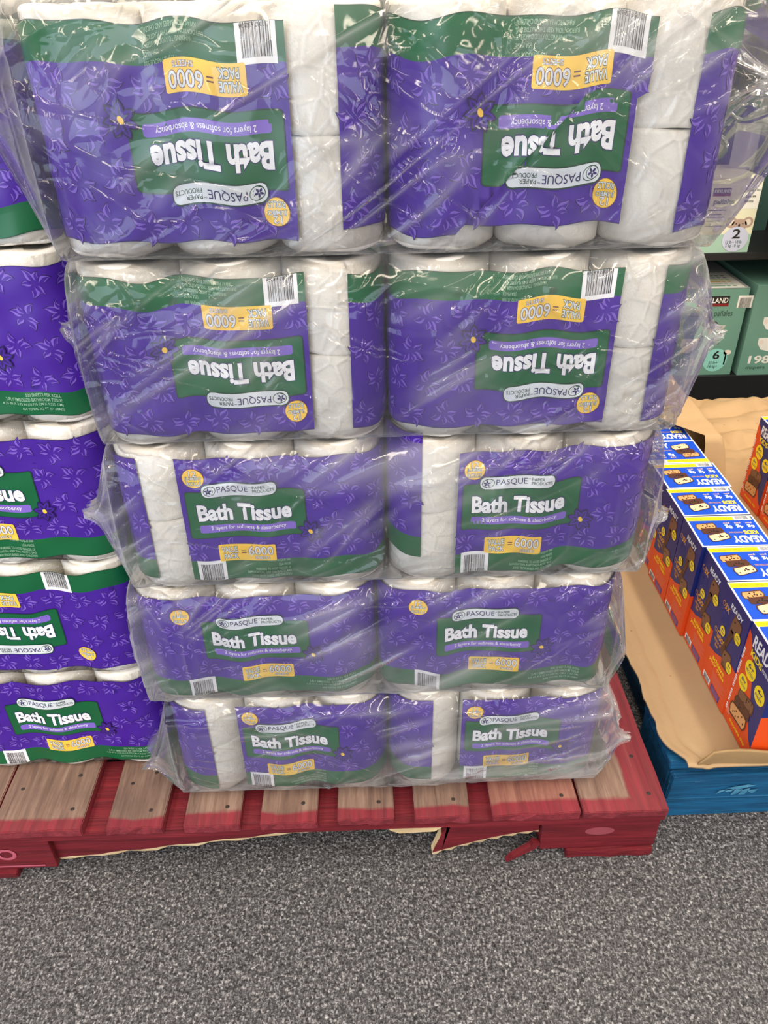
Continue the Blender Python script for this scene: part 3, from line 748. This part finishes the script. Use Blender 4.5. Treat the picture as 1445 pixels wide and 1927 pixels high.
# paint wear on the blocks: worn oval on the right block, pink ring on the left one
bm = bmesh.new()
for k in range(1): pass
a = Art(); a.disc('worn_white', 0, 0, 0, .024, .010, 22); V, F, MI, mt = a.build(.0003)
V3 = np.stack([V[:, 0]-.100, np.full(len(V), .0092), V[:, 1]+.062], -1); child(pal, 'worn_spot', art_mesh('worn_spot', V3, F, MI, mt), [])
a = Art(); k_ = 24
for k in range(k_):
    t0, t1 = 2*PI*k/k_, 2*PI*(k+1)/k_; a.poly('worn_pink', 0, [(.016*math.cos(t0), .014*math.sin(t0)), (.016*math.cos(t1), .014*math.sin(t1)), (.010*math.cos(t1), .0085*math.sin(t1)), (.010*math.cos(t0), .0085*math.sin(t0))])
a.rect('worn_pink', 0, -.02, -.033, .055, -.029, .001)
V, F, MI, mt = a.build(.0003); V3 = np.stack([V[:, 0]-1.058, np.full(len(V), .0088), V[:, 1]+.057], -1); child(pal, 'paint_mark', art_mesh('paint_mark', V3, F, MI, mt), [], 'faded pink ring stamped on the left block')

# ------------------------------------------------------------------ blue pallet with cardboard pad
bp = thing('wooden_pallet', (.03, .086, 0), 'blue painted wooden pallet under the snack bar boxes', 'pallet')
def bchild(name, me, m_='blue_wood', lab=None): o = link(name, me, bp, [m_]); return o
for y0, y1, x0 in ((.0, .135, 0), (.20, .30, .05), (.36, .46, .05), (.52, .62, .05), (.68, .78, .05), (.84, .94, .05), (1.06, 1.2, .0)):
    bchild('deck_board', board(x0, 1.2, y0, y1, .112, .130), 'blue_wood')
for x0 in (.53, 1.06): bchild('stringer_board', board(x0+(.04 if x0 == 0 else 0), x0+.14, .004, 1.2, .094, .1115), 'blue_wood')
for x0 in (.002, .53, 1.06):
    for y0 in (.004, .53, 1.06): bchild('block', box_me('block', x0, x0+.14, y0, y0+.13, .0005 if y0 < .1 else .017, .0935 if x0 > .01 else .1115, bev=.002, jit=.001), 'blue_wood')
bchild('gap_shade_stringer', board(.040, .075, .13, 1.2, .0005, .1115), 'blue_wood')  # added light blocker, set back under the deck so the gap falls dark
bchild('front_board', board(.004, 1.2, -.012, .003, .048, .108), 'blue_wood'); bchild('bottom_board', board(.004, 1.2, -.010, .003, .001, .044), 'blue_wood')
a = Art(); random.seed(4)
for k in range(5):
    x = .085+k*.013; a.poly('blue_wood_worn', 0, [(x, .060+.006*math.sin(k*1.9)), (x+.011, .062+.005*math.cos(k)), (x+.018, .072+.004*math.sin(k*3)), (x+.004, .069)])
a.poly('blue_wood_worn', 0, [(.10, .075), (.135, .083), (.15, .080), (.12, .070)])
V, F, MI, mt = a.build(.0003); V3 = np.stack([V[:, 0], np.full(len(V), -.0140), V[:, 1]], -1); link('paint_scrape', art_mesh('paint_scrape', V3, F, MI, mt), bp)

# cardboard pad with torn left edge, folded front lip
nu, nv = 70, 160; P = np.zeros((nu, nv, 3)); Yg = np.linspace(.064, 1.30, nv)
left = .022+.006*sst((Yg-.15)/.4)+.006*(vnoise(Yg*45, Yg*0, 2)-.5)+.003*(vnoise(Yg*160, Yg*0, 5)-.5)+.030*sst((.12-Yg)/.05)
for j, y in enumerate(Yg):
    x = left[j]+(1.22-left[j])*np.linspace(0, 1, nu)**1.8
    P[:, j, 0] = x; P[:, j, 1] = y
    P[:, j, 2] = .1385+.006*np.exp(-((x-left[j])/.012)**2)*vnoise(x*0+y*20, x*0, 9)-.0045*np.exp(-((x-left[j]-.030-.012*math.sin(y*5))/.006)**2)+.0012*vnoise(x*30, x*0+y*30, 4)
me = grid_mesh('cardboard_pad', P); cb = link('cardboard_pad', me, None, ['cardboard']); tag(cb, 'tan cardboard pad with torn left edge lying on the blue pallet', 'cardboard')
md = cb.modifiers.new('solid', 'SOLIDIFY'); md.thickness = .0045; md.offset = 1
# lip, a darker brown than the pad
nu, nv = 60, 14; P = np.zeros((nu, nv, 3)); xs = np.linspace(.066, 1.2, nu)
for i_, x in enumerate(xs):
    h = .034*sst((x-.060)/.022)+.003*math.sin(x*60)+.002*vnoise(np.array([x*90.]), np.array([0.]), 3)[0]+.004
    for j in range(nv):
        t = j/(nv-1); P[i_, j] = (x, .068-.005*math.sin(t*1.6)+.002*math.sin(x*25), .1400+h*t)
me = grid_mesh('front_lip', P); o = link('front_lip', me, cb, ['cardboard_inside']); o['label'] = 'folded-up front lip of the cardboard, darker brown'
md = o.modifiers.new('solid', 'SOLIDIFY'); md.thickness = .004

# brown kraft paper, crumpled, its corner lying over the rear boxes
nu, nv = 120, 150; P = np.zeros((nu, nv, 3)); 
Yg = np.linspace(.60, 1.42, nv)
for j, y in enumerate(Yg):
    xl_ = .296-.085*sst((y-.745)/.14)+.045*sst((y-.89)/.06)*0+.006*math.sin(y*37)
    x = xl_+(1.10-xl_)*np.linspace(0, 1, nu)**1.4
    drape = sst((.40-x)/.075)*sst((y-.735)/.03)
    z = .1475+.228*drape
    cr1 = np.abs(vnoise(x*9+y*4, y*11-x*3, 2)-.5)*.045+np.abs(vnoise(x*20-y*9, x*6+y*22, 6)-.5)*.018
    z = z+cr1*(.35+.65*sst((y-.70)/.2))*(1-.75*drape)
    z = np.where(drape < .01, z-(cr1*(.35+.65*sst((y-.70)/.2)))*.85*sst((x-.40)/.03)*sst((.95-y)/.05)*sst((.68-x)/.04), z)
    P[:, j, 0] = x; P[:, j, 1] = y; P[:, j, 2] = z
me = grid_mesh('kraft_paper', P); kp = link('kraft_paper', me, None, ['kraft_paper']); tag(kp, 'crumpled brown kraft paper sheet whose corner covers the rear snack boxes', 'paper')

# ------------------------------------------------------------------ snack bar boxes
BW, BD, BHt = .130, .0975, .2135
def oval_label(a, x, y, r, txt, l=6, sub=True):
    a.disc('box_yellow', l, x, y, r, r*1.0, 20)
    a.text(txt, 'box_blue', l+1, x-r*.5, y-r*.05, x+r*.5, y+r*.6, .02)
    if sub: a.text('PROTEIN' if txt == '6g' else ('FIBER' if txt == '4g' else 'WHOLE\nGRAINS'), 'box_blue', l+1, x-r*.72, y-r*.5, x+r*.72, y-r*.15, .01)
def bar(a, x, y, w_, h_, rot, mat, l, dots='box_black'):
    c, s_ = math.cos(rot), math.sin(rot)
    T = lambda p, q: (x+c*p-s_*q, y+s_*p+c*q)
    a.poly('box_choc', l, [T(*p) for p in ((-w_*.55, -h_*.55), (w_*.45, -h_*.6), (w_*.57, -h_*.2), (w_*.57, h_*.45), (w_*.4, h_*.6), (-w_*.5, h_*.55), (-w_*.6, h_*.1))])
    a.poly(mat, l+1, [T(*p) for p in ((-w_*.5, -h_*.38), (w_*.42, -h_*.46), (w_*.52, -h_*.1), (w_*.52, h_*.42), (w_*.36, h_*.52), (-w_*.44, h_*.48), (-w_*.54, h_*.1))])
    rnd = random.Random(int(w_*1e5)+l)
    for k in range(7): a.disc(dots, l+2, *T(rnd.uniform(-.4, .4)*w_, rnd.uniform(-.3, .38)*h_), .0016, .0022, 6)
def side_back():            # 'achieve your goals' face; a: 0..BD back->front, b: up
    a = Art(); w_, h = BD, BHt
    a.rect('box_blue', 0, 0, h*.25, w_, h)
    a.poly('box_orange', 1, [(0, 0), (w_, 0), (w_, h*.47), (w_*.8, h*.475), (w_*.55, h*.42), (w_*.25, h*.355), (0, h*.335)])
    a.text('READY', 'box_white', 3, w_*.34, h*.875, w_*.80, h*.925, .02)
    a.text('3X', 'box_gold', 3, w_*.16, h*.80, w_*.34, h*.86, .02); a.disc('box_gold', 3, w_*.10, h*.835, .005); a.disc('box_blue', 4, w_*.10, h*.835, .0038)
    a.text('MORE\nPROTEIN', 'box_mid', 3, w_*.10, h*.69, w_*.42, h*.79, .01); a.text('of the fiber', 'box_mid', 3, w_*.1, h*.66, w_*.4, h*.685, .01)
    a.text('Good', 'box_gold', 3, w_*.14, h*.50, w_*.46, h*.575, .02); a.disc('box_gold', 3, w_*.07, h*.55, .005); a.disc('box_blue', 4, w_*.07, h*.55, .0038)
    a.text('source of\nfiber', 'box_gold', 3, w_*.1, h*.41, w_*.38, h*.49, .01)
    bar(a, w_*.66, h*.775, .028, .036, -.1, 'box_brown', 3); oval_label(a, w_*.80, h*.73, .0105, '6g', 7)
    bar(a, w_*.52, h*.59, .011, .062, -.25, 'box_choc', 3); oval_label(a, w_*.30, h*.615, .0095, '4g', 7)
    bar(a, w_*.66, h*.44, .028, .032, .15, 'box_brown', 3); oval_label(a, w_*.80, h*.425, .0105, '8g', 7)
    a.text('achieve', 'box_yellow', 3, w_*.22, h*.285, w_*.72, h*.33, .02); a.text('your goals', 'box_yellow', 3, w_*.12, h*.235, w_*.76, h*.28, .02)
    for k in range(7): a.rect('box_pink', 3, w_*.36, h*(.200-k*.015), w_*(.90-.05*(k % 3)), h*(.205-k*.015))
    barcode(a, 3, w_*.06, h*.025, w_*.36, h*.085, 'box_white', 'box_black')
    a.rect('box_mid', 3, w_*.42, h*.02, w_*.80, h*.085); 
    for k in range(4): a.rect('box_pink', 4, w_*.45, h*(.07-k*.013), w_*.76, h*(.0735-k*.013))
    return a
def side_front():           # big READY KIDS panel
    a = Art(); w_, h = BD, BHt
    a.rect('box_blue', 0, 0, 0, w_, h)
    a.poly('box_orange', 1, [(0, 0), (w_*1.0, 0), (w_, h*.12), (w_*.86, h*.17), (w_*.72, h*.28), (w_*.56, h*.5), (w_*.36, h*.72), (w_*.1, h*.9), (0, h*.93)])
    for k in range(30):
        if k % 7 != 3: a.rect('box_white', 2, 0, h*(.1+k*.022), w_*.055, h*(.1+k*.022+.014))
    a.text('READY', 'box_white', 3, w_*.20, h*.84, w_*.92, h*.95, .03); a.text('KIDS', 'box_yellow', 3, w_*.22, h*.76, w_*.62, h*.82, .03)
    a.text('PROTEIN BARS', 'box_white', 3, w_*.64, h*.77, w_*.93, h*.80, .01)
    oval_label(a, w_*.36, h*.655, .0175, '6g', 4); oval_label(a, w_*.27, h*.49, .0150, '8g', 4); oval_label(a, w_*.78, h*.585, .0165, '4g', 4)
    bar(a, w_*.50, h*.385, .046, .022, .2, 'box_brown', 3); bar(a, w_*.46, h*.295, .046, .020, .1, 'box_choc', 6); bar(a, w_*.42, h*.195, .050, .024, .15, 'box_tan', 9)
    a.text('chocolate chip', 'box_yellow', 3, w_*.22, h*.045, w_*.82, h*.085, .015); a.disc('box_pink', 3, w_*.12, h*.11, .007)
    return a
def top_art(rot):
    a = Art(); w_, d = BW, BD       # p along x, q along y seen from the front; art drawn turned half a turn
    a.rect('box_white', 0, 0, 0, w_, d); a.rect('box_top_blue', 1, .003, .003, w_-.003, d-.002)
    a.rect('box_yellow', 2, .006, .003, w_-.0005, .0155)            # lies at the back once turned
    b = Art(); barcode(b, 3, .008, .002, .040, .0160, 'box_white', 'box_black'); a.add(b)
    for k in range(3): a.text('PER BAR 10 g', 'box_gold', 4, .045+k*.027, .006, .067+k*.027, .0115, .01)
    a.text('READY', 'box_white', 4, .010, .066, .066, .088, .04); a.text('KIDS', 'box_yellow', 4, .012, .050, .038, .062, .04); a.text('PROTEIN BAR', 'box_tan', 4, .041, .053, .066, .058, .01)
    for k, t in enumerate(('6g', '4g', '8g')): a.text(t, 'box_white', 4, .010+k*.021, .030, .023+k*.021, .043, .03); a.text('grams', 'box_cream', 4, .011+k*.021, .022, .023+k*.021, .027, .01); 
    for k in (1, 2): a.rect('box_mid', 4, .0065+k*.021, .022, .0071+k*.021, .044)
    bar(a, .101, .034, .034, .017, .15, 'box_tan', 3); bar(a, .094, .049, .036, .015, .1, 'box_choc', 6); bar(a, .089, .069, .036, .020, .3, 'box_cream', 9)
    if not rot: a.xform(lambda x, y: (w_-x, d-y))
    return a
def art_on(a, fn, dz=.00012):
    V, F, MI, mt = a.build(dz); return np.array([fn(*p) for p in V]), F, MI, mt
def merged(name, parts, mats_):
    Vs, Fs, Ms = [], [], []; off = 0
    for V, F, MI, mt in parts:
        ix = np.array([mats_.index(m) for m in mt]); Vs.append(V); Fs.append(F+off); Ms.append(ix[MI]); off += len(V)
    return art_mesh(name, np.concatenate(Vs), np.concatenate(Fs), np.concatenate(Ms), mats_)
def carton_mesh(kind):
    m_ = ['box_blue', 'box_orange', 'box_yellow', 'box_gold', 'box_white', 'box_choc', 'box_tan', 'box_brown', 'box_black', 'box_pink', 'box_cream', 'box_mid', 'box_top_blue']
    parts = []
    def q(x0, y0, x1, y1, fn, mat):
        a = Art(); a.rect(mat, 0, x0, y0, x1, y1); parts.append(art_on(a, fn))
    h = BHt; e = .0012
    art = side_back() if kind == 'back' else side_front()
    parts.append(art_on(art, lambda u, v, z: (-z, BD-u, v)))
    # opposite face the other panel
    parts.append(art_on(side_front() if kind == 'back' else side_back(), lambda u, v, z: (BW+z, u, v)))
    for y, s_ in ((0., -1), (BD, 1)):
        q(0, 0, BW, h*.46, lambda u, v, z, y=y, s_=s_: (u if s_ < 0 else BW-u, y, v), 'box_orange'); q(0, h*.46, BW, h, lambda u, v, z, y=y, s_=s_: (u if s_ < 0 else BW-u, y, v), 'box_blue')
    q(0, 0, BW, BD, lambda u, v, z: (u, BD-v, 0), 'box_orange'); q(0, 0, BW, BD, lambda u, v, z: (u, v, h-.0005), 'box_blue')
    # flap edges standing at the front corner
    return merged('carton', parts, m_)
def flap_mesh(rot):
    m_ = ['box_white', 'box_top_blue', 'box_yellow', 'box_black', 'box_gold', 'box_tan', 'box_cream', 'box_mid', 'box_choc', 'box_blue']
    V, F, MI, mt = top_art(rot).build(.00010)
    V[:, 2] += .0012
    base = Art(); base.rect('box_white', 0, 0, 0, BW, BD); bV, bF, bM, bm_ = base.build(.0001)
    # board thickness
    parts = [(V, F, MI, mt)]
    for (p, q_) in (((0, 0), (BW, 0)), ((BW, 0), (BW, BD)), ((BW, BD), (0, BD)), ((0, BD), (0, 0))):
        Vq = np.array([(p[0], p[1], 0), (q_[0], q_[1], 0), (q_[0], q_[1], .0012), (p[0], p[1], .0012)]); parts.append((Vq, np.array([[0, 1, 2], [0, 2, 3]]), np.array([0, 0]), ['box_white']))
    return merged('top_flap', parts, m_)
CB, CF = carton_mesh('back'), carton_mesh('front'); FL0, FL1 = flap_mesh(False), flap_mesh(True)
GS = 'blue and orange snack bar boxes on the cardboard'
Z0 = .1450
def snack(x, y, cm, fm, label, z=Z0, yawd=0, g=GS):
    t = thing('snack_bar_box', (x, y, z), label, 'box', g, (0, 0, math.radians(yawd)))
    link('carton', cm, t); o = link('top_flap', fm, t); o.location = (0, 0, BHt); o.rotation_euler = (random.uniform(0, .012), 0, 0)
    return t
ords = ['nearest full one of the left row', 'second in the left row counting back', 'third in the left row counting back', 'fourth in the left row counting back', 'fifth in the left row counting back',
        'sixth in the left row, its lid turned round', 'seventh in the left row, beside the paper corner', 'farthest of the left row, under the paper']
for k in range(8):
    snack(.1455+.0035*math.sin(k*2.), .1722+k*.1010, CB, FL1 if k == 5 else FL0, 'blue and orange snack bar box, '+ords[k], yawd=random.uniform(-.8, .8))
t = snack(.1490, .0905-.0+.000, CF, FL0, 'frontmost snack bar box showing its big front panel, behind the cardboard lip')
t.location = (.1475, .0735, Z0)
snack(.468, .775, CF, FL0, 'rear box at the right edge standing alone on the kraft paper, showing yellow circles', z=.1505)
snack(.470, .670, CF, FL0, 'box at the right edge in front of the rear one, only its lower side showing', z=.1505)

# ------------------------------------------------------------------ shelving and diaper boxes
sh = thing('store_shelf', (1.0, 1.95, 0), 'black steel store shelf holding the green diaper boxes', 'shelf')
link('base', box_me('base', -1.3, 1.3, -.30, .5, 0, .128, bev=.003), sh, ['shelf_black']); link('shelf_board', box_me('sb', -1.3, 1.3, -.29, .5, .508, .532, bev=.003), sh, ['shelf_black'])
link('back_panel', box_me('bpn', -1.3, 1.3, .50, .52, .128, 1.6), sh, ['shelf_black'])
link('upper_shelf_board', box_me('sb2', -1.3, 1.3, -.2, .5, 1.12, 1.15, bev=.003), sh, ['shelf_black'])
def dbox(x0, y0, z0, w_, d, h, mats_, art, label, side=None, top=None, yawd=0, sidemat=0):
    t = thing('diaper_box', (x0, y0, z0), label, 'box', 'diaper boxes on the store shelf', (0, 0, math.radians(yawd)))
    o = link('carton', box_me('carton', 0, w_, 0, d, 0, h, bev=.002), t, [mats_])
    V, F, MI, mt = art.build(.0003); V3 = np.stack([V[:, 0], -.0006-V[:, 2], V[:, 1]], -1); link('front_print', art_mesh('front_print', V3, F, MI, mt), t)
    if side:
        V, F, MI, mt = side.build(.0003); V3 = np.stack([-.0006-V[:, 2], d-V[:, 0], V[:, 1]], -1); link('side_print', art_mesh('side_print', V3, F, MI, mt), t)
    if top:
        V, F, MI, mt = top.build(.0003); V3 = np.stack([V[:, 0], V[:, 1], h+.0006+V[:, 2]], -1); link('top_print', art_mesh('top_print', V3, F, MI, mt), t)
    return t
# lower box, size 6
W6, H6 = .285, .292
a = Art(); a.rect('diaper_green', 0, 0, 0, W6, H6)
a0 = a; a = Art()
a.rect('diaper_black', 1, .085, .235, .186, .268); a.rect('diaper_red', 2, .085, .235, .186, .244); a.text('KIRKLAND', 'diaper_white', 3, .090, .246, .182, .263, .02)
barcode(a, 1, .214, .228, .262, .268, 'diaper_white', 'diaper_black'); a.text('diapers · pañales', 'diaper_dark', 1, .070, .196, .206, .222, .01)
a.disc('diaper_black', 1, .140, .176, .026, .012); a.disc('diaper_grey', 2, .147, .172, .016, .007)
for k, y in enumerate((.150, .139, .118, .107)): a.text(('ultra secure', 'cintas / tapes', 'absorbent core', 'núcleo')[k], 'diaper_dark', 1, .140, y, .184, y+.006, .01)
a0.add(a.xform(lambda x, y: (x+.040, y))); a = Art()
a.disc('diaper_aqua', 1, .148, .052, .040, .040, 30); a.text('6', 'diaper_black', 2, .138, .055, .160, .085, .02, 0); a.text('35 lb+\n16 kg+', 'diaper_dark', 2, .128, .022, .160, .048, .01)
a0.add(a.xform(lambda x, y: (x+.075, y))); a = Art()
a.text('132', 'diaper_white', 1, .040, .035, .088, .057, .03); a.text('diapers · pañales', 'diaper_dark', 1, .03, .016, .100, .028, .01)
a.disc('diaper_skin', 1, .192, .078, .013, .009); a.rect('diaper_skin', 1, .186, .035, .191, .076)
a.poly('diaper_white', 1, [(.030, .128), (.090, .128), (.084, .098), (.062, .078), (.044, .080), (.030, .105)])
a0.add(a.xform(lambda x, y: (x+.067, y))); a = a0
tp = Art(); tp.rect('diaper_grey', 0, 0, 0, W6, .30)
tp.poly('diaper_white', 1, [(.145, .005), (.272, .005), (.272, .17), (.145, .17)]); tp.poly('diaper_white', 1, [(0, .005), (.130, .005), (.130, .17), (0, .17)])
for r_, cc in enumerate(('diaper_green', 'diaper_pale', 'diaper_amber', 'diaper_lime', 'diaper_blue', 'diaper_dark')):
    tp.rect(cc, 2, .165, .022+r_*.021, .215, .030+r_*.021, .003)
    for k in range(2): tp.disc(cc, 2, .225+k*.020, .026+r_*.021, .007, .005, 10)
    tp.disc(cc, 2, .105, .026+r_*.021, .010, .005, 10)
dbox(.482, 1.66, .1285, W6, .40, H6, 'diaper_green', a, 'green diaper box with size 6 circle, on the low shelf', top=tp)
# lower box, 198 count
a = Art(); W7 = .30; a.rect('diaper_green', 0, 0, 0, W7, H6+.01); a.text('198', 'diaper_white', 1, .028, .040, .100, .068, .03); a.text('diapers', 'diaper_dark', 1, .025, .018, .090, .032, .01)
for y in (.095, .165): a.poly('diaper_white', 1, [(.045, y+.034), (.11, y+.034), (.11, y+.006), (.085, y-.012), (.060, y-.006), (.045, y+.015)]); a.disc('diaper_skin', 2, .056, y+.02, .008)
dbox(.785, 1.65, .1285, W7, .40, H6+.012, 'diaper_green', a, 'green diaper box marked 198 at the right edge, beside the size 6 box')
# upper box, size 2
W2, H2 = .25, .215
a = Art(); a.rect('diaper_cream', 0, 0, .055, W2, H2); a.rect('diaper_pale', 0, 0, 0, W2, .055)
a0 = a; a = Art()
a.rect('diaper_black', 1, .075, .165, .128, .188); a.rect('diaper_red', 2, .075, .165, .128, .172); a.text('KIRKLAND', 'diaper_white', 3, .078, .174, .126, .184, .02)
a.text('pañales', 'diaper_dark', 1, .082, .138, .145, .158, .02)
for k, y in enumerate((.124, .112, .104, .093, .078)): a.rect('diaper_dark', 1, .070, y, .125-.012*(k % 2), y+.0025)
a.rect('diaper_white', 1, .165, .128, .218, .192); a.text('PLUS 100', 'diaper_dark', 2, .170, .178, .214, .184, .01); a.text('$34.99', 'diaper_black', 2, .175, .158, .205, .166, .02); barcode(a, 2, .170, .146, .205, .154, 'diaper_white', 'diaper_black')
a0.add(a.xform(lambda x, y: (x+.032, y))); a = Art()
for x in (.128, .178): a.disc('diaper_fur', 1, x, .089, .016); a.disc('diaper_skin', 2, x, .089, .009)
a.disc('diaper_fur', 2, .153, .080, .024, .019); a.disc('diaper_black', 3, .153, .078, .003, .007); a.disc('diaper_black', 3, .143, .085, .002); a.disc('diaper_black', 3, .163, .085, .002)
a.disc('diaper_lilac', 4, .150, .040, .040, .037, 30); a.text('2', 'diaper_black', 5, .138, .042, .163, .070, .02); a.text('12 lb - 18 lb\n5 kg - 8 kg', 'diaper_dark', 5, .122, .014, .172, .036, .01)
a0.add(a.xform(lambda x, y: (x+.053, y))); a = a0
dbox(.478, 1.66, .533, W2, .22, H2, 'diaper_cream', a, 'cream diaper box with a lilac size 2 circle on the upper shelf')
# size 3 box turned towards the camera
a = Art(); a.rect('diaper_pale', 0, 0, 0, .30, .26); a.text('pañales', 'diaper_dark', 1, .1, .2, .2, .22, .02)
s_ = Art(); s_.rect('diaper_green', 0, 0, 0, .16, .26); s_.disc('diaper_lime', 1, .085, .075, .050, .058, 30); s_.text('3', 'diaper_black', 2, .070, .085, .098, .122, .02); s_.text('16-28 lb\n7-13 kg', 'diaper_dark', 2, .056, .038, .112, .072, .01)
s_.disc('diaper_amber', 1, .12, .145, .030, .018); s_.disc('box_brown', 2, .125, .135, .026, .020)
dbox(.760, 1.52, .533, .30, .16, .26, 'diaper_green', a, 'dark green diaper box with a lime size 3 oval, right of the size 2 box', side=s_, yawd=-22)
# boxes further back on the upper shelf
a = Art(); a.rect('diaper_dark', 0, 0, 0, .30, .30)
dbox(.60, 1.92, .533, .30, .22, .40, 'diaper_dark', a, 'dark green box standing behind the size 2 diaper box')
fl = box_me('torn', -.035, .035, -.002, .002, 0, .13, bev=.001); o = link('torn_flap', fl, None, ['diaper_grey']); o.location = (.700, 1.885, .748); o.rotation_euler = (.15, 0, -.5)
tag(o, 'grey torn cardboard flap sticking up behind the size 2 diaper box', 'cardboard')
o.location = (.715, 1.80, .7485)
